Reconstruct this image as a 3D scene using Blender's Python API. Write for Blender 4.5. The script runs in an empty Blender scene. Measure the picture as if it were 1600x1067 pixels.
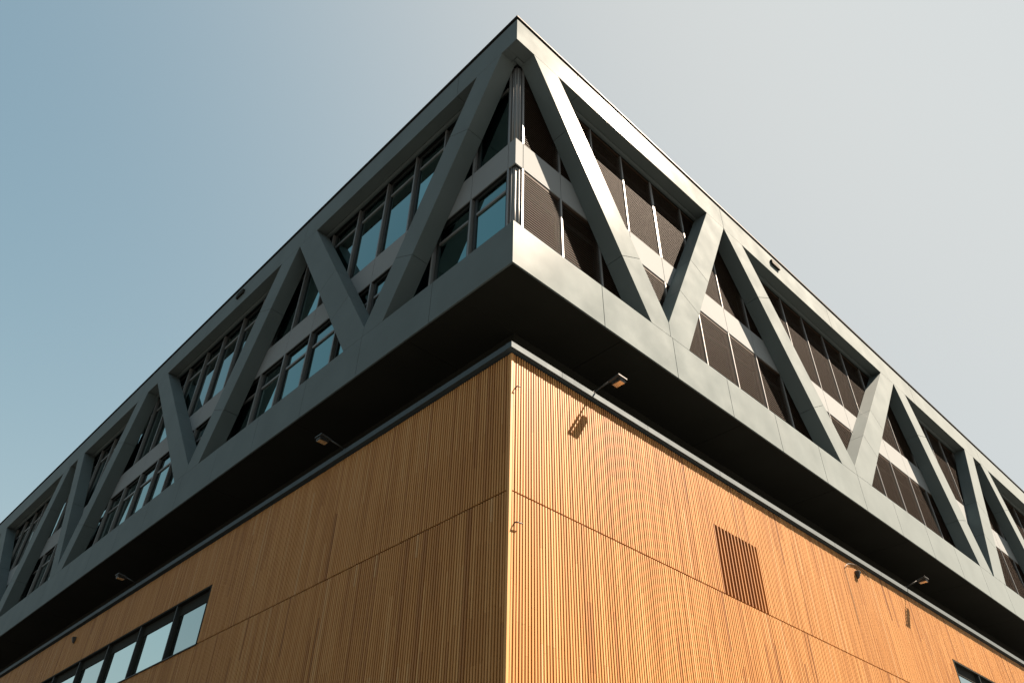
import bpy, bmesh, math, random
from mathutils import Vector, Matrix

random.seed(7)
sc = bpy.context.scene
COL = sc.collection

# ------------------------------------------------------------------ camera
YAW, PITCH, ROLL = math.radians(46.670), math.radians(39.444), math.radians(1.054)
fw = Vector((math.cos(YAW) * math.cos(PITCH), math.sin(YAW) * math.cos(PITCH), math.sin(PITCH)))
rt = Vector((math.sin(YAW), -math.cos(YAW), 0))
up = rt.cross(fw)
r2 = rt * math.cos(ROLL) + up * math.sin(ROLL)
u2 = up * math.cos(ROLL) - rt * math.sin(ROLL)
cam_d = bpy.data.cameras.new('camera')
cam = bpy.data.objects.new('camera', cam_d)
COL.objects.link(cam)
cam.matrix_world = Matrix(((r2.x, u2.x, -fw.x, -6.907), (r2.y, u2.y, -fw.y, -7.348),
                           (r2.z, u2.z, -fw.z, 1.6), (0, 0, 0, 1)))
cam_d.sensor_width = 36.0
cam_d.lens = 1211.9 / 1600 * 36
cam_d.clip_end = 5000
sc.camera = cam

# ------------------------------------------------------------------ sky and sun
SUN = Vector((1.38, -1.0, 2.36)).normalized()
ELEV = math.asin(SUN.z)
AZ = math.atan2(SUN.x, SUN.y)          # clockwise from +Y
w = bpy.data.worlds.new('World')
sc.world = w
w.use_nodes = True
nt = w.node_tree
nt.nodes.clear()
out = nt.nodes.new('ShaderNodeOutputWorld')
bg = nt.nodes.new('ShaderNodeBackground')
sky = nt.nodes.new('ShaderNodeTexSky')
sky.sky_type = 'NISHITA'
sky.sun_disc = False
sky.sun_elevation = ELEV
sky.sun_rotation = AZ
sky.air_density = 1.0
sky.dust_density = 4.0
sky.ozone_density = 1.0
# hazy summer sky: each channel levels off softly towards a pale haze white
EXPOSURE = 2.6
SKY_STRENGTH = 0.05
sep = nt.nodes.new('ShaderNodeSeparateColor')
com = nt.nodes.new('ShaderNodeCombineColor')
nt.links.new(sky.outputs['Color'], sep.inputs['Color'])
for ch, c, p, top in (('Red', 1.33, 2.3, 0.695), ('Green', 1.40, 2.3, 0.73), ('Blue', 1.90, 2.5, 0.735)):
    d = nt.nodes.new('ShaderNodeMath'); d.operation = 'DIVIDE'; d.inputs[1].default_value = c
    q = nt.nodes.new('ShaderNodeMath'); q.operation = 'POWER'; q.inputs[1].default_value = p
    o1 = nt.nodes.new('ShaderNodeMath'); o1.operation = 'ADD'; o1.inputs[1].default_value = 1.0
    o2 = nt.nodes.new('ShaderNodeMath'); o2.operation = 'DIVIDE'
    o3 = nt.nodes.new('ShaderNodeMath'); o3.operation = 'MULTIPLY'; o3.inputs[1].default_value = top / SKY_STRENGTH / 2 ** EXPOSURE
    nt.links.new(sep.outputs[ch], d.inputs[0]); nt.links.new(d.outputs[0], q.inputs[0])
    nt.links.new(q.outputs[0], o1.inputs[0]); nt.links.new(q.outputs[0], o2.inputs[0]); nt.links.new(o1.outputs[0], o2.inputs[1])
    nt.links.new(o2.outputs[0], o3.inputs[0]); nt.links.new(o3.outputs[0], com.inputs[ch])
nt.links.new(com.outputs['Color'], bg.inputs['Color'])
bg.inputs['Strength'].default_value = SKY_STRENGTH
nt.links.new(bg.outputs['Background'], out.inputs['Surface'])

sl = bpy.data.lights.new('sun', 'SUN')
sl.energy = 5.0
sl.angle = math.radians(0.5)
sl.color = (1.0, 0.80, 0.62)
so = bpy.data.objects.new('sun', sl)
COL.objects.link(so)
so.rotation_euler = SUN.to_track_quat('Z', 'Y').to_euler()
so.location = SUN * 60

vs = sc.view_settings
vs.view_transform = 'Standard'
vs.look = 'None'
vs.gamma = 1
vs.exposure = EXPOSURE
vs.use_curve_mapping = False

# ------------------------------------------------------------------ materials
def mat(name, col, rough=0.5, metal=0.0, ior=1.45, noise=None, bump=None, tintspec=None, rvar=None):
    """noise = (scale, amount): gentle tone variation; bump = (scale, strength); rvar = roughness variation"""
    m = bpy.data.materials.new(name)
    m.use_nodes = True
    n = m.node_tree
    b = n.nodes['Principled BSDF']
    b.inputs['Base Color'].default_value = (*col, 1)
    b.inputs['Roughness'].default_value = rough
    b.inputs['Metallic'].default_value = metal
    b.inputs['IOR'].default_value = ior
    if tintspec:
        b.inputs['Specular Tint'].default_value = (*tintspec, 1)
    geo = n.nodes.new('ShaderNodeNewGeometry')
    if noise:
        t = n.nodes.new('ShaderNodeTexNoise')
        t.inputs['Scale'].default_value = noise[0]
        t.inputs['Detail'].default_value = 6
        mpn = n.nodes.new('ShaderNodeMapping')
        mpn.inputs['Scale'].default_value = (1, 1, noise[2] if len(noise) > 2 else 1)
        n.links.new(geo.outputs['Position'], mpn.inputs['Vector'])
        n.links.new(mpn.outputs['Vector'], t.inputs['Vector'])
        mx = n.nodes.new('ShaderNodeMix')
        mx.data_type = 'RGBA'
        a = noise[1]
        mx.inputs['A'].default_value = (*[c * (1 - a) for c in col], 1)
        mx.inputs['B'].default_value = (*[min(1, c * (1 + a)) for c in col], 1)
        n.links.new(t.outputs['Fac'], mx.inputs['Factor'])
        n.links.new(mx.outputs['Result'], b.inputs['Base Color'])
    if rvar:
        t2 = n.nodes.new('ShaderNodeTexNoise')
        t2.inputs['Scale'].default_value = rvar[0]
        t2.inputs['Detail'].default_value = 5
        n.links.new(geo.outputs['Position'], t2.inputs['Vector'])
        mr = n.nodes.new('ShaderNodeMapRange')
        mr.inputs['From Min'].default_value = 0.3
        mr.inputs['From Max'].default_value = 0.7
        mr.inputs['To Min'].default_value = rough - rvar[1]
        mr.inputs['To Max'].default_value = rough + rvar[1]
        n.links.new(t2.outputs['Fac'], mr.inputs['Value'])
        n.links.new(mr.outputs['Result'], b.inputs['Roughness'])
    if bump:
        t3 = n.nodes.new('ShaderNodeTexNoise')
        t3.inputs['Scale'].default_value = bump[0]
        t3.inputs['Detail'].default_value = 3
        n.links.new(geo.outputs['Position'], t3.inputs['Vector'])
        bp = n.nodes.new('ShaderNodeBump')
        bp.inputs['Strength'].default_value = bump[1]
        bp.inputs['Distance'].default_value = 0.02
        n.links.new(t3.outputs['Fac'], bp.inputs['Height'])
        n.links.new(bp.outputs['Normal'], b.inputs['Normal'])
    return m

M = {}
M['panel'] = mat('painted_metal_panel', (0.104, 0.137, 0.146), 0.95, 0.5, noise=(0.8, 0.12, 0.45), rvar=(1.3, 0.05), bump=(1.1, 0.11))
M['spandrel'] = mat('spandrel_metal', (0.162, 0.186, 0.200), 0.9, 0.0, ior=1.3, noise=(1.1, 0.05), bump=(0.8, 0.04))
M['alu'] = mat('anodised_aluminium', (0.16, 0.168, 0.172), 0.5, 0.5, noise=(3, 0.08))
M['frame'] = mat('dark_window_frame', (0.022, 0.026, 0.027), 0.45)
M['glass'] = mat('coated_window_glass', (0.15, 0.28, 0.275), 0.015, 1.0, bump=(0.7, 0.03))
M['glass_pale'] = mat('pale_window_glass', (0.55, 0.66, 0.64), 0.03, 1.0, bump=(0.5, 0.02))
M['blind'] = mat('bronze_blind', (0.034, 0.023, 0.016), 0.7, 0.0, noise=(2, 0.15))
M['black'] = mat('black_soffit_board', (0.016, 0.0175, 0.015), 0.75, noise=(0.6, 0.35))
M['membrane'] = mat('black_wall_membrane', (0.012, 0.009, 0.007), 0.9)
M['coping'] = mat('coping_metal', (0.055, 0.077, 0.089), 0.8, 0.5, noise=(2, 0.06), rvar=(3, 0.05))
M['cap'] = mat('anthracite_roof_cap', (0.018, 0.02, 0.02), 0.6)
for k_ in ('glass', 'glass_pale'):        # panes differ a little from one another
    n_ = M[k_].node_tree
    oi = n_.nodes.new('ShaderNodeObjectInfo')
    mr_ = n_.nodes.new('ShaderNodeMapRange')
    mr_.inputs['To Min'].default_value = 0.7; mr_.inputs['To Max'].default_value = 1.25
    hs_ = n_.nodes.new('ShaderNodeHueSaturation')
    b_ = n_.nodes['Principled BSDF']
    hs_.inputs['Color'].default_value = b_.inputs['Base Color'].default_value
    n_.links.new(oi.outputs['Random'], mr_.inputs['Value'])
    n_.links.new(mr_.outputs['Result'], hs_.inputs['Value'])
    n_.links.new(hs_.outputs['Color'], b_.inputs['Base Color'])
for k_ in ('cap', 'black', 'membrane', 'blind'):
    M[k_].node_tree.nodes['Principled BSDF'].inputs['Specular IOR Level'].default_value = 0.08
bp_ = M['panel'].node_tree.nodes['Principled BSDF']
bp_.inputs['Coat Weight'].default_value = 0.06
bp_.inputs['Coat Roughness'].default_value = 0.24
M['frame'].node_tree.nodes['Principled BSDF'].inputs['Specular IOR Level'].default_value = 0.15
M['lamp'] = mat('lamp_black_paint', (0.014, 0.016, 0.016), 0.5)
M['lens'] = mat('lamp_lens', (0.66, 0.62, 0.56), 0.22, 0.9)
M['cable'] = mat('black_cable', (0.012, 0.012, 0.012), 0.6)
M['ground'] = mat('asphalt', (0.045, 0.045, 0.045), 0.9, noise=(2.5, 0.3))
M['pave'] = mat('concrete_paving', (0.045, 0.045, 0.043), 0.85, noise=(1.8, 0.15), bump=(30, 0.2))

def wood():
    m = bpy.data.materials.new('larch_slats')
    m.use_nodes = True
    n = m.node_tree
    b = n.nodes['Principled BSDF']
    b.inputs['Roughness'].default_value = 0.62
    b.inputs['IOR'].default_value = 1.35
    at = n.nodes.new('ShaderNodeAttribute')
    at.attribute_name = 'tone'
    ramp = n.nodes.new('ShaderNodeValToRGB')
    e = ramp.color_ramp.elements
    cs = [(0.0, (0.20, 0.084, 0.024)), (0.22, (0.27, 0.121, 0.035)), (0.5, (0.345, 0.166, 0.049)),
          (0.78, (0.405, 0.215, 0.075)), (1.0, (0.39, 0.235, 0.105))]
    e[0].position, e[0].color = cs[0][0], (*cs[0][1], 1)
    e[1].position, e[1].color = cs[-1][0], (*cs[-1][1], 1)
    for p, c in cs[1:-1]:
        x = e.new(p)
        x.color = (*c, 1)
    geo = n.nodes.new('ShaderNodeNewGeometry')
    mp = n.nodes.new('ShaderNodeMapping')
    mp.inputs['Scale'].default_value = (60, 60, 1.6)
    t = n.nodes.new('ShaderNodeTexNoise')
    t.inputs['Scale'].default_value = 1.0
    t.inputs['Detail'].default_value = 7
    n.links.new(geo.outputs['Position'], mp.inputs['Vector'])
    n.links.new(mp.outputs['Vector'], t.inputs['Vector'])
    # large soft weathering
    t2 = n.nodes.new('ShaderNodeTexNoise')
    t2.inputs['Scale'].default_value = 0.45
    t2.inputs['Detail'].default_value = 4
    mp2 = n.nodes.new('ShaderNodeMapping')
    mp2.inputs['Scale'].default_value = (1, 1, 0.35)
    n.links.new(geo.outputs['Position'], mp2.inputs['Vector'])
    n.links.new(mp2.outputs['Vector'], t2.inputs['Vector'])
    s1 = n.nodes.new('ShaderNodeMath'); s1.operation = 'MULTIPLY_ADD'
    s1.inputs[1].default_value = 0.45; s1.inputs[2].default_value = -0.225
    n.links.new(t.outputs['Fac'], s1.inputs[0])
    s2 = n.nodes.new('ShaderNodeMath'); s2.operation = 'MULTIPLY_ADD'
    s2.inputs[1].default_value = 0.36; s2.inputs[2].default_value = -0.18
    n.links.new(t2.outputs['Fac'], s2.inputs[0])
    a1 = n.nodes.new('ShaderNodeMath'); a1.operation = 'ADD'
    n.links.new(at.outputs['Fac'], a1.inputs[0]); n.links.new(s1.outputs[0], a1.inputs[1])
    a2 = n.nodes.new('ShaderNodeMath'); a2.operation = 'ADD'; a2.use_clamp = True
    n.links.new(a1.outputs[0], a2.inputs[0]); n.links.new(s2.outputs[0], a2.inputs[1])
    n.links.new(a2.outputs[0], ramp.inputs['Fac'])
    n.links.new(ramp.outputs['Color'], b.inputs['Base Color'])
    return m
M['wood'] = wood()

# ------------------------------------------------------------------ mesh helpers
# A facade point is (u along the wall from the corner, d inwards from the truss plane, z up).
def P(face, u, d, z):
    return Vector((u, d, z)) if face == 'R' else Vector((d, u, z))

class MB:
    def __init__(self):
        self.bm = bmesh.new()
        self.tone = self.bm.faces.layers.float.new('tone')
    def prism(self, face, poly, d0, d1, tone=0.5):
        a = [self.bm.verts.new(P(face, u, d0, z)) for u, z in poly]
        b = [self.bm.verts.new(P(face, u, d1, z)) for u, z in poly]
        n = len(poly)
        fs = [self.bm.faces.new(a), self.bm.faces.new(b[::-1])]
        for i in range(n):
            j = (i + 1) % n
            fs.append(self.bm.faces.new((a[j], a[i], b[i], b[j])))
        for f in fs:
            f[self.tone] = tone
        return fs
    def box(self, face, u0, u1, d0, d1, z0, z1, tone=0.5):
        return self.prism(face, [(u0, z0), (u1, z0), (u1, z1), (u0, z1)], d0, d1, tone)
    def section(self, face, prof, u0, u1):
        """profile of (d, z) points swept along u"""
        a = [self.bm.verts.new(P(face, u0, d, z)) for d, z in prof]
        b = [self.bm.verts.new(P(face, u1, d, z)) for d, z in prof]
        n = len(prof)
        self.bm.faces.new(a); self.bm.faces.new(b[::-1])
        for i in range(n):
            j = (i + 1) % n
            self.bm.faces.new((a[j], a[i], b[i], b[j]))
    def quadbox(self, face, corners, th):
        """8 point box: 4 corners (u,d,z) and a thickness vector (u,d,z)"""
        a = [self.bm.verts.new(P(face, *c)) for c in corners]
        b = [self.bm.verts.new(P(face, *(c[k] + th[k] for k in range(3)))) for c in corners]
        self.bm.faces.new(a); self.bm.faces.new(b[::-1])
        for i in range(4):
            j = (i + 1) % 4
            self.bm.faces.new((a[j], a[i], b[i], b[j]))
    def tube(self, face, pts, r, n=8):
        pts = [P(face, *p) for p in pts]
        rings = []
        prev = None
        for i, p in enumerate(pts):
            d = (pts[min(i + 1, len(pts) - 1)] - pts[max(i - 1, 0)]).normalized()
            ref = Vector((0, 0, 1)) if abs(d.z) < 0.9 else Vector((1, 0, 0))
            x = d.cross(ref).normalized(); y = d.cross(x)
            rings.append([self.bm.verts.new(p + (x * math.cos(2 * math.pi * k / n) + y * math.sin(2 * math.pi * k / n)) * r) for k in range(n)])
        for a, b in zip(rings, rings[1:]):
            for k in range(n):
                l = (k + 1) % n
                self.bm.faces.new((a[k], a[l], b[l], b[k]))
        self.bm.faces.new(rings[0]); self.bm.faces.new(rings[-1])
    def mesh(self, name, m, bevel=0, smooth=False):
        bm = self.bm
        bmesh.ops.recalc_face_normals(bm, faces=bm.faces)
        if bevel:
            es = [e for e in bm.edges if len(e.link_faces) == 2 and e.calc_face_angle(0) > 0.5]
            bmesh.ops.bevel(bm, geom=es, offset=bevel, segments=1, affect='EDGES', clamp_overlap=True)
        me = bpy.data.meshes.new(name)
        bm.to_mesh(me)
        bm.free()
        me.materials.append(M[m])
        if smooth:
            for p in me.polygons:
                p.use_smooth = True
        return me
    def build(self, name, m, parent=None, bevel=0, smooth=False, kind=None):
        return link(name, self.mesh(name, m, bevel, smooth), parent, kind=kind)

def link(name, me, parent=None, loc=None, kind=None):
    o = bpy.data.objects.new(name, me)
    COL.objects.link(o)
    if parent:
        o.parent = parent
    if loc is not None:
        o.location = loc
    if kind:
        o['kind'] = kind
    return o

def thing(name, label, cat, loc=(0, 0, 0), group=None):
    o = bpy.data.objects.new(name, None)
    o.empty_display_size = 0.2
    COL.objects.link(o)
    o.location = loc
    o['label'] = label; o['category'] = cat
    if group:
        o['group'] = group
    return o

def tag(o, label, cat, group=None):
    o['label'] = label; o['category'] = cat
    if group:
        o['group'] = group
    return o

def clip(poly, u, keep_less):
    res = []
    n = len(poly)
    inside = lambda p: (p[0] <= u) if keep_less else (p[0] >= u)
    for i in range(n):
        a, b = poly[i], poly[(i + 1) % n]
        if inside(a):
            res.append(a)
        if inside(a) != inside(b):
            t = (u - a[0]) / (b[0] - a[0])
            res.append((u, a[1] + t * (b[1] - a[1])))
    return res

# ------------------------------------------------------------------ ground
g = MB(); v = [g.bm.verts.new(p) for p in ((-1500, -1500, -0.12), (1500, -1500, -0.12), (1500, 1500, -0.12), (-1500, 1500, -0.12))]
g.bm.faces.new(v)
o = g.build('ground', 'ground'); o['kind'] = 'structure'
g = MB(); g.box('R', -45, 80, -45, 80, -0.119, 0.0)
o = g.build('pavement', 'pave', bevel=0.02); o['kind'] = 'structure'

# ------------------------------------------------------------------ the building
L = 47.0
ZR, ZC, ZF = 20.76, 20.56, 19.61       # roof edge, top of the fascia panels, underside of fascia
ZLT, ZLB = 12.935, 11.80               # lower chord of the truss
ZS0, ZS1 = 15.57, 16.48                # spandrel between the two storeys
D = 0.47                               # depth of the truss in front of the glazing
S = 0.35                               # timber wall plane
ZW, ZJ = 10.05, 7.39                   # top of slats, joint between slat rows
B = thing('office_building', 'corner office building with zigzag metal truss storeys above a timber slatted base', 'building')

def both(mb):
    for f in 'RL':
        mb(f)

# inner mass (dark, behind glass and gaps)
c = MB()
c.box('R', 0.66, L, 0.66, L, 11.86, 20.5)
c.box('R', 1.46, L, 1.46, L, 10.0, 11.859)
c.box('R', 0.72, L, 0.72, L, 0.0, 9.999)
c.build('inner_wall', 'black', B)
r = MB(); r.box('R', 0.36, L, 0.36, L, 20.501, 20.6)
r.build('roof_deck', 'cap', B)
r = MB(); r.box('R', 0.40, 1.459, 0.40, L, 10.0, 10.10); r.box('R', 1.459, L, 0.40, 1.459, 10.0, 10.10)
r.build('terrace_roof', 'membrane', B)

def upto(lst, step, end):
    lst = list(lst)
    while lst[-1] + step < end:
        lst.append(lst[-1] + step)
    return lst + [end]

G = 0.005
for f in 'RL':
    c0 = 0.0 if f == 'R' else 0.0401          # the right plates run through to the corner, the left ones butt against them
    # fascia plates, soffit of the fascia and header rail
    js = upto([c0, 2.27, 8.94 if f == 'R' else 9.7], 6.67, L)
    for i, (a, b) in enumerate(zip(js, js[1:])):
        m = MB(); m.box(f, a + (G if i else 0), b - G, 0, 0.04, ZF, ZC)
        m.build('fascia_panel', 'panel', B, bevel=0.004)
    c1 = 0.041 if f == 'R' else 0.346
    for i, (a, b) in enumerate(zip([c1] + js[1:-1], js[1:])):
        m = MB(); m.box(f, a + (G if i else 0), b - G, 0.041, 0.345, ZF + 0.004, ZF + 0.03)
        m.build('fascia_soffit', 'panel', B, bevel=0.004)
    m = MB(); m.section(f, [(0.356, ZF + 0.1), (0.356, ZF + 0.005), (0.368, ZF - 0.02), (0.40, ZF - 0.036), (0.445, ZF - 0.036), (0.475, ZF - 0.02), (0.488, ZF + 0.005), (0.488, ZF + 0.1)],
              0.356 if f == 'R' else 0.489, L)
    m.build('header_rail', 'panel', B, smooth=False)
    m = MB(); m.box(f, 0.36 if f == 'R' else 0.661, L, 0.34, 0.66, ZF + 0.101, ZF + 0.2)
    m.build('header_back', 'frame', B)
    # roof cap
    m = MB(); m.box(f, 0.04 if f == 'R' else 0.3601, L, 0.04, 0.36, ZC - 0.05, ZR - 0.0601)
    m.build('shadow_gap', 'black', B)
    m = MB(); m.box(f, -0.008 if f == 'R' else 0.3601, L, -0.008, 0.36, ZR - 0.06, ZR)
    m.build('roof_cap', 'cap', B, bevel=0.006)
    # lower chord plates, sill and dark soffit
    js = upto([c0, 2.60, 5.05, 7.20, 9.35], 2.2, L) if f == 'R' else upto([c0, 2.45, 5.0, 7.3, 9.6], 2.2, L)
    for i, (a, b) in enumerate(zip(js, js[1:])):
        m = MB(); m.box(f, a + (G if i else 0), b - G, 0, 0.04, ZLB, ZLT)
        m.build('chord_panel', 'panel', B, bevel=0.004)
    m = MB(); m.box(f, 0.041 if f == 'R' else 0.661, L, 0.041, 0.66, ZLT - 0.03, ZLT - 0.004)
    m.build('sill', 'spandrel', B)
    ss = upto([0.041 if f == 'R' else 1.46, 3.2], 4.4, L)
    for i, (a, b) in enumerate(zip(ss, ss[1:])):
        m = MB(); m.box(f, a + (0.012 if i else 0), b, 0.041, 1.459, ZLB + 0.012, ZLB + 0.05)
        m.build('soffit_panel', 'black', B, bevel=0.003)

# --- diagonal braces: (top left, top right, bottom left, bottom right) in metres along the face
BR = {
 'R': [(0.60, 1.49, 4.29, 5.215), (8.03, 8.92, 4.785, 5.69), (8.93, 9.91, 12.88, 13.945), (19.31, 20.35, 13.52, 14.65),
       (20.37, 21.33, 22.60, 23.72), (27.04, 27.95, 23.85, 24.95), (28.76, 29.60, 31.3, 32.3), (37.5, 38.5, 32.45, 33.4), (39.4, 40.4, 42.3, 43.3)],
 'L': [(0.54, 1.48, 4.22, 5.12), (8.96, 9.94, 4.80, 5.75), (9.96, 11.02, 13.04, 13.94), (19.41, 20.34, 13.59, 14.57),
       (21.2, 22.18, 23.71, 24.66), (27.81, 28.60, 24.30, 25.0), (29.5, 30.36, 31.1, 32.25), (38.44, 39.44, 32.3, 33.3), (40.4, 41.4, 43.2, 44.2)]}
def edge(z, top, bot):
    return top + (ZF - z) / (ZF - ZLT) * (bot - top)
for f in 'RL':
    lst = BR[f]
    for k, (tl, tr, bl, br) in enumerate(lst):
        # seam where two braces meet at the bottom of a V
        seam, less = None, True
        if k % 2 == 0 and k + 1 < len(lst):
            ntl, nbl = lst[k + 1][0], lst[k + 1][2]
            if nbl < br:
                t = (ntl - tr) / ((ntl - tr) + (br - nbl)); seam = tr + t * (br - tr)
        elif k % 2 == 1:
            ptr, pbr = lst[k - 1][1], lst[k - 1][3]
            if bl < pbr:
                t = (tl - ptr) / ((tl - ptr) + (pbr - bl)); seam, less = ptr + t * (pbr - ptr), False
        zs = [17.75, 14.65] if k % 2 == 0 else [16.35, 14.70]
        ax = Vector(((bl + br - tl - tr) / 2, ZLT - ZF)).normalized()
        def cut(z, off):
            """points where a line square to the brace crosses its two edges"""
            cu, cz = (edge(z, tl, bl) + edge(z, tr, br)) / 2 + ax.x * off, z + ax.y * off
            res = []
            for t_, b_ in ((tl, bl), (tr, br)):
                e0, ev = Vector((t_, ZF)), Vector((b_ - t_, ZLT - ZF))
                s_ = ((Vector((cu, cz)) - e0).dot(ax)) / ev.dot(ax)
                res.append((e0.x + ev.x * s_, e0.y + ev.y * s_))
            return res
        lines = [[(tl, ZF - 0.003), (tr, ZF - 0.003)]] + [(cut(z, -0.004), cut(z, 0.004)) for z in zs] + [[(bl, ZLT + 0.003), (br, ZLT + 0.003)]]
        # dark core seen only through the joints
        e_ = 0.03
        core = [(tl + e_, ZF - 0.004), (tr - e_, ZF - 0.004), (br - e_, ZLT + 0.004), (bl + e_, ZLT + 0.004)]
        if seam is not None:
            core = clip(core, seam + (-0.02 if less else 0.02), less)
        m = MB(); m.prism(f, core, 0.03, D - 0.03)
        brace = m.build('brace', 'frame', B)
        for i in range(3):
            top = lines[i][1] if i else lines[0]
            bot = lines[i + 1][0] if i < 2 else lines[3]
            poly = [top[0], top[1], bot[1], bot[0]]
            if seam is not None:
                poly = clip(poly, seam + (-0.004 if less else 0.004), less)
            if len(poly) > 2:
                m = MB(); m.prism(f, poly, 0.0, D - 0.006)
                m.build('brace_panel', 'panel', brace, bevel=0.004)

# --- glazing: mullions, spandrels, windows
MU = [0.71, 1.95, 3.26, 4.54, 5.87, 7.30, 8.72, 10.10, 11.45, 12.92, 14.30, 15.72, 17.05, 18.47, 19.90]
while MU[-1] + 1.41 < L:
    MU.append(MU[-1] + 1.41)
ZT = 19.57
for f in 'RL':
    for lo, hi in ((ZLT - 0.003, ZS0 - 0.002), (ZS1 + 0.002, ZT)):
        for i, u in enumerate(MU):
            hw = 0.05 if (f == 'R' and i == 4 and lo > 15) else 0.028
            m = MB(); m.box(f, u - hw, u + hw, D, 0.60, lo, hi)
            m.build('mullion', 'alu', B, bevel=0.006)
        for a, b in zip(MU, MU[1:]):
            a_, b_ = a + 0.052, b - 0.052
            if hi > 19:
                tz = 18.97
            else:
                tz = 15.0
            fr = MB()
            wv = 0.085 if f == 'L' else 0.05
            fr.box(f, a_, a_ + wv, 0.555, 0.62, lo + 0.004, hi - 0.004)
            fr.box(f, b_ - wv, b_, 0.555, 0.62, lo + 0.004, hi - 0.004)
            fr.box(f, a_ + wv, b_ - wv, 0.555, 0.62, lo + 0.004, lo + 0.05)
            fr.box(f, a_ + wv, b_ - wv, 0.555, 0.62, hi - 0.05, hi - 0.004)
            win = fr.build('window', 'frame', B)
            m = MB(); m.box(f, a_ + wv, b_ - wv, 0.545, 0.625, tz - 0.035, tz + 0.035)
            m.build('transom', 'alu' if f == 'L' else 'frame', win, bevel=0.004)
            for p0, p1 in ((lo + 0.05, tz - 0.035), (tz + 0.035, hi - 0.05)):
                m = MB(); m.box(f, a_ + wv, b_ - wv, 0.585, 0.605, p0, p1)
                m.build('pane', 'glass', win)
            if f == 'R':
                bl = MB()
                z = lo + 0.06
                td = random.uniform(0.528, 0.541)
                while z < hi - 0.08:
                    bl.section(f, [(0.492, z), (0.4925, z + 0.016), (td, z + 0.062), (td + 0.003, z + 0.060), (0.496, z + 0.0145), (0.4955, z)], a + 0.055, b - 0.055)
                    z += 0.075
                bl.build('blind', 'blind', win)
                m = MB(); m.box(f, a + 0.055, b - 0.055, 0.49, 0.54, hi - 0.07, hi - 0.005)
                m.build('blind_head_box', 'blind', win)
    # spandrel panels with recessed joints
    js = [0.4701 if f == 'R' else D + 0.0301] + MU + [L]
    for i, (a, b) in enumerate(zip(js, js[1:])):
        m = MB(); m.box(f, a + (0.006 if i else -0.0), b - 0.006, D, D + 0.03, ZS0, ZS1)
        m.build('spandrel_panel', 'spandrel', B, bevel=0.003)
    m = MB(); m.box(f, 0.502 if f == 'R' else 0.6611, L, D + 0.031, 0.66, ZS0 + 0.03, ZS1 - 0.03)
    m.build('spandrel_back', 'frame', B)

# --- glazed corner: slim cover plates and round rails
for lo, hi in ((ZLT - 0.003, ZS0 + 0.02), (ZS1 - 0.02, ZT + 0.03)):
    m = MB(); m.prism('R', [(0.56, lo), (0.66, lo), (0.66, hi), (0.56, hi)], 0.56, 0.66)
    m.build('corner_post', 'frame', B)
    for f in 'RL':
        m = MB(); m.box(f, 0.578 if f == 'R' else 0.5781, 0.68, 0.54, 0.577, lo, hi)
        m.build('corner_cover', 'spandrel', B, bevel=0.004)
        m = MB(); m.tube(f, [(0.64, 0.528, lo), (0.64, 0.528, hi)], 0.026, 12)
        m.build('corner_rail', 'alu', B, smooth=True)
    m = MB(); m.tube('R', [(0.555, 0.555, lo), (0.555, 0.555, hi)], 0.02, 12)
    m.build('corner_rail', 'alu', B, smooth=True)

# --- overflow spouts in the fascia
for f, uc in (('R', 12.02), ('L', 13.97)):
    m = MB()
    hw, h0, h1 = 0.25, 20.08, 20.31
    outer = [(uc - hw, h0), (uc + hw, h0), (uc + hw, h1 - 0.06), (uc + hw - 0.07, h1), (uc - hw + 0.07, h1), (uc - hw, h1 - 0.06)]
    m.prism(f, outer, -0.075, -0.002)
    m.build('overflow_spout', 'black', B, bevel=0.01)

# ------------------------------------------------------------------ timber base
PITCH_S, WS, DS = 0.061, 0.032, 0.056
UW = {'R': 17.72, 'L': 10.62}           # where the ribbon windows begin
ZW0, ZW1 = 7.40, 8.79
VENT = (6.07, 7.64, 7.40, 8.84)
U0 = S + 0.068

def slat_boards(mb, face, u, z0, z1, rng):
    """one slat made of one to three butted boards, each with its own tone"""
    z = z0
    base = min(1, max(0, rng.gauss(0.52, 0.08)))
    dd = rng.uniform(-0.0025, 0.0025)
    while z < z1 - 0.01:
        ln = rng.uniform(0.6, 2.8)
        zt = min(z1, z + ln)
        if z1 - zt < 0.4:
            zt = z1
        tone = min(1, max(0, base + rng.gauss(0, 0.12)))
        if rng.random() < 0.03:
            tone = rng.choice((0.02, 0.98))
        mb.box(face, u, u + WS, dd, DS + 0.001, z, zt - 0.002, tone)
        z = zt

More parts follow.
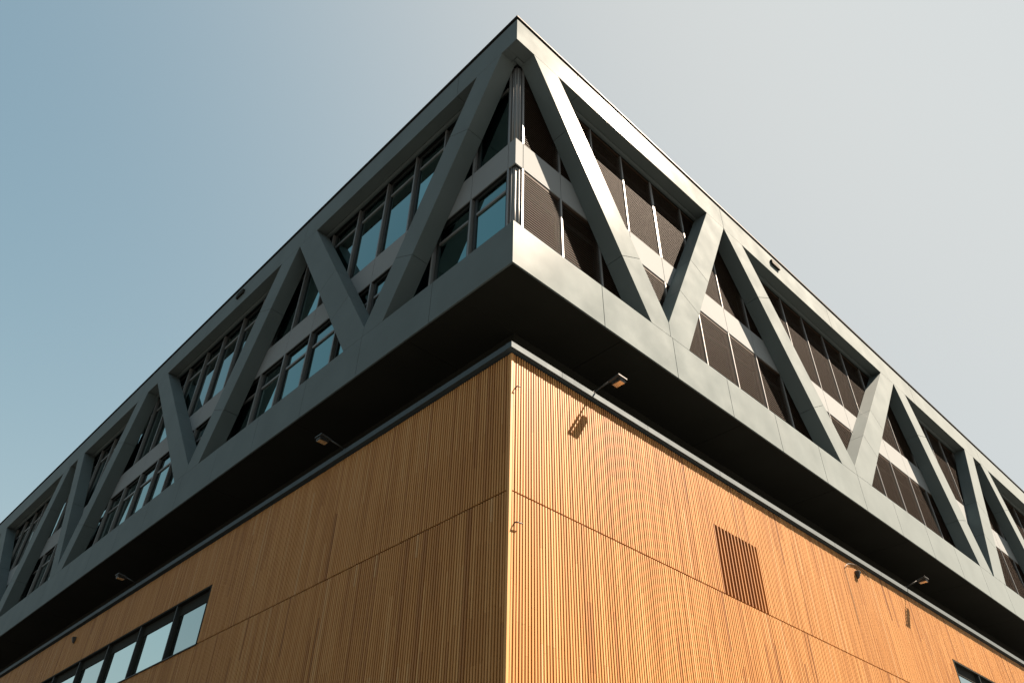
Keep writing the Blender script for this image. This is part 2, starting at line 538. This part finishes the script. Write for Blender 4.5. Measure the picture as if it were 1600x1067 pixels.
for f in 'RL':
    back = MB()
    b0 = S + DS + 0.004
    back.box(f, b0 if f == 'R' else b0 + 0.02, L, b0, b0 + 0.018, 0.0, ZW0 - 0.01)
    if f == 'R':
        back.box(f, b0, VENT[0] - 0.02, b0, b0 + 0.018, ZW0 - 0.0099, ZW1 + 0.06)
        back.box(f, VENT[1] + 0.02, UW[f], b0, b0 + 0.018, ZW0 - 0.0099, ZW1 + 0.001)
    else:
        back.box(f, b0 + 0.02, UW[f], b0, b0 + 0.018, ZW0 - 0.0099, ZW1 + 0.001)
    back.box(f, b0 if f == 'R' else b0 + 0.02, L, b0, b0 + 0.018, ZW1 + 0.0611, 10.06)
    back.box(f, VENT[1] + 0.02 if f == 'R' else b0 + 0.02, L, b0, b0 + 0.018, ZW1 + 0.0011, ZW1 + 0.061)
    wall = back.build('timber_wall', 'membrane', B)
    rng = random.Random(3 if f == 'R' else 4)
    variants = {}
    for row, (z0, z1) in (('top', (ZJ + 0.012, ZW)), ('low', (0.25, ZJ - 0.012)), ('head', (ZW1 + 0.004, ZW)), ('vent', (VENT[3], ZW))):
        ms = []
        for k in range(14 if row in ('top', 'low') else 0):
            mb = MB(); slat_boards(mb, f, 0.0, z0, z1, rng)
            ms.append(mb.mesh('slat', 'wood'))
        variants[row] = ms
    rest = MB()
    k = 0
    u = U0
    while u < L - 0.1:
        invent = f == 'R' and VENT[0] < u < VENT[1]
        for row in ('top', 'low'):
            z0, z1 = (ZJ + 0.012, ZW) if row == 'top' else (0.25, ZJ - 0.012)
            if k < 75:
                link('slat', rng.choice(variants[row]), wall, loc=P(f, u, S, 0))
            else:
                if row == 'top' and u + WS > UW[f] - 0.02:
                    z0 = ZW1 + 0.004
                if row == 'top' and invent:
                    z0 = VENT[3] + 0.002
                sub = MB.__new__(MB); sub.bm = rest.bm; sub.tone = rest.tone
                # the joined slats sit at depth S: shift through d
                base = len(rest.bm.verts)
                slat_boards(sub, f, u, z0, z1, rng)
                rest.bm.verts.ensure_lookup_table()
                off = P(f, 0, S, 0)
                for v_ in rest.bm.verts[base:]:
                    v_.co += off
        k += 1
        u += PITCH_S
    rest.build('slats', 'wood', wall, kind='stuff')
    # corner board and base board
    m = MB(); m.box(f, S + 0.0005 if f == 'R' else S + DS + 0.002, U0 - 0.012 if f == 'R' else U0 - 0.014, S - 0.002 if f == 'R' else S + 0.003, S + DS, 0.25, ZW, 0.72 if f == 'R' else 0.4)
    m.build('corner_board', 'wood', wall, bevel=0.002)
    m = MB(); m.box(f, S if f == 'R' else S + DS + 0.002, L, S + 0.004, S + DS, 0.0, 0.24)
    m.build('base_board', 'frame', wall)
    # metal coping strip along the top, in lengths
    js = upto([S - 0.09 if f == 'R' else S + 0.0601, 1.55 if f == 'R' else 2.9], 2.5, L)
    for i, (a, b) in enumerate(zip(js, js[1:])):
        m = MB(); m.section(f, [(S - 0.09, 10.09), (S - 0.09, 10.215), (S + 0.06, 10.225), (S + 0.06, 10.101 if f == 'R' else 10.103), (S - 0.07, 10.101 if f == 'R' else 10.103), (S - 0.07, 10.09)], a + (0.002 if i else 0), b - 0.002)
        m.build('coping', 'coping', B, bevel=0.002)
    # ribbon windows in the timber
    us = UW[f]
    m = MB()
    m.box(f, us, us + 0.05, S + 0.006, 0.66, ZW0 - 0.008, ZW1)
    m.box(f, us + 0.05, L, S + 0.006, 0.66, ZW1 - 0.04, ZW1 - 0.001)
    m.build('window_reveal', 'black', wall)
    m = MB(); m.box(f, us - 0.02, L, S - 0.03, 0.66, ZW0 - 0.04, ZW0 - 0.012)
    m.build('window_sill', 'frame', wall, bevel=0.004)
    mu = [us + 0.05, us + 1.86]
    while mu[-1] + 2.14 < L:
        mu.append(mu[-1] + 2.14)
    for i, (a, b) in enumerate(zip(mu, mu[1:])):
        fr = MB()
        d0, d1 = S + 0.10, S + 0.17
        zt = ZW1 - 0.041
        fr.box(f, a + 0.001, a + 0.07, d0, d1, ZW0 - 0.01, zt)
        fr.box(f, b - 0.12, b - 0.051, d0, d1, ZW0 - 0.01, zt)
        fr.box(f, a + 0.07, b - 0.12, d0, d1, ZW0 - 0.01, ZW0 + 0.05)
        fr.box(f, a + 0.07, b - 0.12, d0 + 0.01, d1, zt - 0.27, zt)
        win = fr.build('window', 'black', B, bevel=0.003)
        m = MB(); m.box(f, a + 0.07, b - 0.12, d0 + 0.03, d0 + 0.05, ZW0 + 0.05, zt - 0.27)
        m.build('pane', 'glass_pale', win)
        m = MB(); m.box(f, b - 0.05, b, S + 0.02, d1, ZW0 - 0.01, zt)
        m.build('mullion', 'frame', win, bevel=0.004)

# --- slotted vent in the sunlit timber
fins = MB()
m = MB(); m.box('R', VENT[0] - 0.02, VENT[1] + 0.02, 0.64, 0.66, ZJ - 0.05, VENT[3] + 0.05)
vent = m.build('vent_grille', 'membrane', B)
# (its slats: every second one of the wall runs on across the opening)
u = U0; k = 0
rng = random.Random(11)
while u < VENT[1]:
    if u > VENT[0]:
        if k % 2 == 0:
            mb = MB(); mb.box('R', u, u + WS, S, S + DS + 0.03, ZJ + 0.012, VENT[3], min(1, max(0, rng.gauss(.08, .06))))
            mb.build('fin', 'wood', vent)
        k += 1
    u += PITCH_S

# ------------------------------------------------------------------ floodlights on arms
def floodlight(face, uc, label, out_):
    z = 10.27
    t = thing('floodlight', label, 'floodlight', P(face, uc, S - 0.02, z), 'floodlights on arms above the timber wall')
    def part(mb, name, m, par=None, bevel=0.0, smooth=False):
        o = mb.build(name, m, par or t, bevel=bevel, smooth=smooth)
        return o
    m = MB(); m.box(face, -0.05, 0.05, -0.04, 0.10, -0.042, -0.02); m.box(face, -0.03, 0.03, -0.03, 0.03, -0.02, 0.02)
    part(m, 'mounting_plate', 'lamp', bevel=0.004)
    m = MB(); m.tube(face, [(0, 0.02, 0), (0.07, -0.36, 0.12)], 0.016, 10)
    part(m, 'arm', 'lamp', smooth=True)
    m = MB(); m.quadbox(face, [(0.045, -0.34, 0.10), (0.095, -0.34, 0.10), (0.125, -0.56, 0.165), (0.075, -0.56, 0.165)], (0, 0, 0.035))
    m.box(face, 0.07, 0.33, -0.585, -0.562, 0.165, 0.20)
    part(m, 'bracket', 'lamp', bevel=0.004)
    # housing: flat box hung on the cross bar, its glass turned down
    h = MB()
    a, b = 0.15, 0.31
    h.prism(face, [(a, 0.10), (b, 0.10), (b, 0.18), (b - 0.03, 0.20), (a + 0.03, 0.20), (a, 0.18)], -0.56, -0.33)
    hs = part(h, 'lamp_housing', 'lamp', bevel=0.012)
    f_ = MB()
    for i in range(4):
        x = a + 0.04 + i * 0.04
        f_.box(face, x, x + 0.008, -0.54, -0.35, 0.195, 0.222)
    part(f_, 'cooling_fins', 'lamp', hs)
    g_ = MB(); g_.box(face, a + 0.015, b - 0.015, -0.545, -0.345, 0.092, 0.099)
    part(g_, 'lens', 'lens', hs)
    return t
floodlight('R', 2.49, 'floodlight on an arm nearest the corner above the sunlit timber wall', 1)
floodlight('R', 15.70, 'floodlight on an arm above the sunlit timber wall, past the looped cable', 1)
floodlight('L', 5.44, 'floodlight on an arm nearest the corner above the shaded timber wall', 1)
floodlight('L', 15.88, 'floodlight on an arm above the shaded timber wall, over the ribbon windows', 1)

# ------------------------------------------------------------------ small fittings on the timber
def hook(u, z, ln, label):
    m = MB()
    m.tube('R', [(u, S + 0.02, z), (u, S - 0.05, z), (u + 0.01, S - 0.07, z - 0.012)], 0.011, 8)
    m.tube('R', [(u + 0.005, S - 0.062, z - 0.008), (u + ln, S - 0.062, z + 0.004)], 0.010, 8)
    o = m.build('cable_hook', 'cable', smooth=True)
    tag(o, label, 'hook', 'hooks beside the timber corner')
hook(0.46, 9.36, 0.05, 'small black hook beside the timber corner, just below the coping strip')
hook(0.47, 6.87, 0.11, 'small black hook beside the timber corner, just below the horizontal board joint')

def wedge(face, u, z, label):
    t = thing('wall_sensor', label, 'sensor', P(face, u, S, z), 'black sensors on the timber walls')
    m = MB()
    a = [m.bm.verts.new(P(face, *p)) for p in ((-0.09, -0.01, 0.08), (0.09, -0.01, 0.08), (0.03, -0.01, -0.12), (-0.03, -0.01, -0.12))]
    b = [m.bm.verts.new(P(face, *p)) for p in ((-0.06, -0.12, 0.07), (0.06, -0.12, 0.07), (0.02, -0.07, -0.08), (-0.02, -0.07, -0.08))]
    m.bm.faces.new(a); m.bm.faces.new(b[::-1])
    for i in range(4):
        j = (i + 1) % 4
        m.bm.faces.new((a[j], a[i], b[i], b[j]))
    m.build('sensor_body', 'lamp', t, bevel=0.01)
    m = MB(); m.box(face, -0.05, 0.05, -0.009, 0.0, -0.05, 0.06)
    m.build('back_plate', 'lamp', t)
wedge('R', 12.60, 9.72, 'small black wedge sensor on the sunlit timber wall under the looped cable')
wedge('L', 20.10, 9.66, 'small black wedge sensor on the shaded timber wall above the ribbon windows')
pts = []
for i in range(15):
    a = math.pi * i / 14
    pts.append((12.62 - 0.68 * math.cos(a), S - 0.015 - 0.02 * math.sin(a), 9.62 + 0.27 * math.sin(a) + 0.16 * (i / 14)))
pts = [(12.02 - 0.06, S - 0.012, 9.62 - 0.06 * k) for k in range(22, 0, -1)] + pts
m = MB(); m.tube('R', pts, 0.007, 6)
tag(m.build('loose_cable', 'cable', smooth=True), 'thin black cable looping over the sensor and hanging down the sunlit timber wall', 'cable')
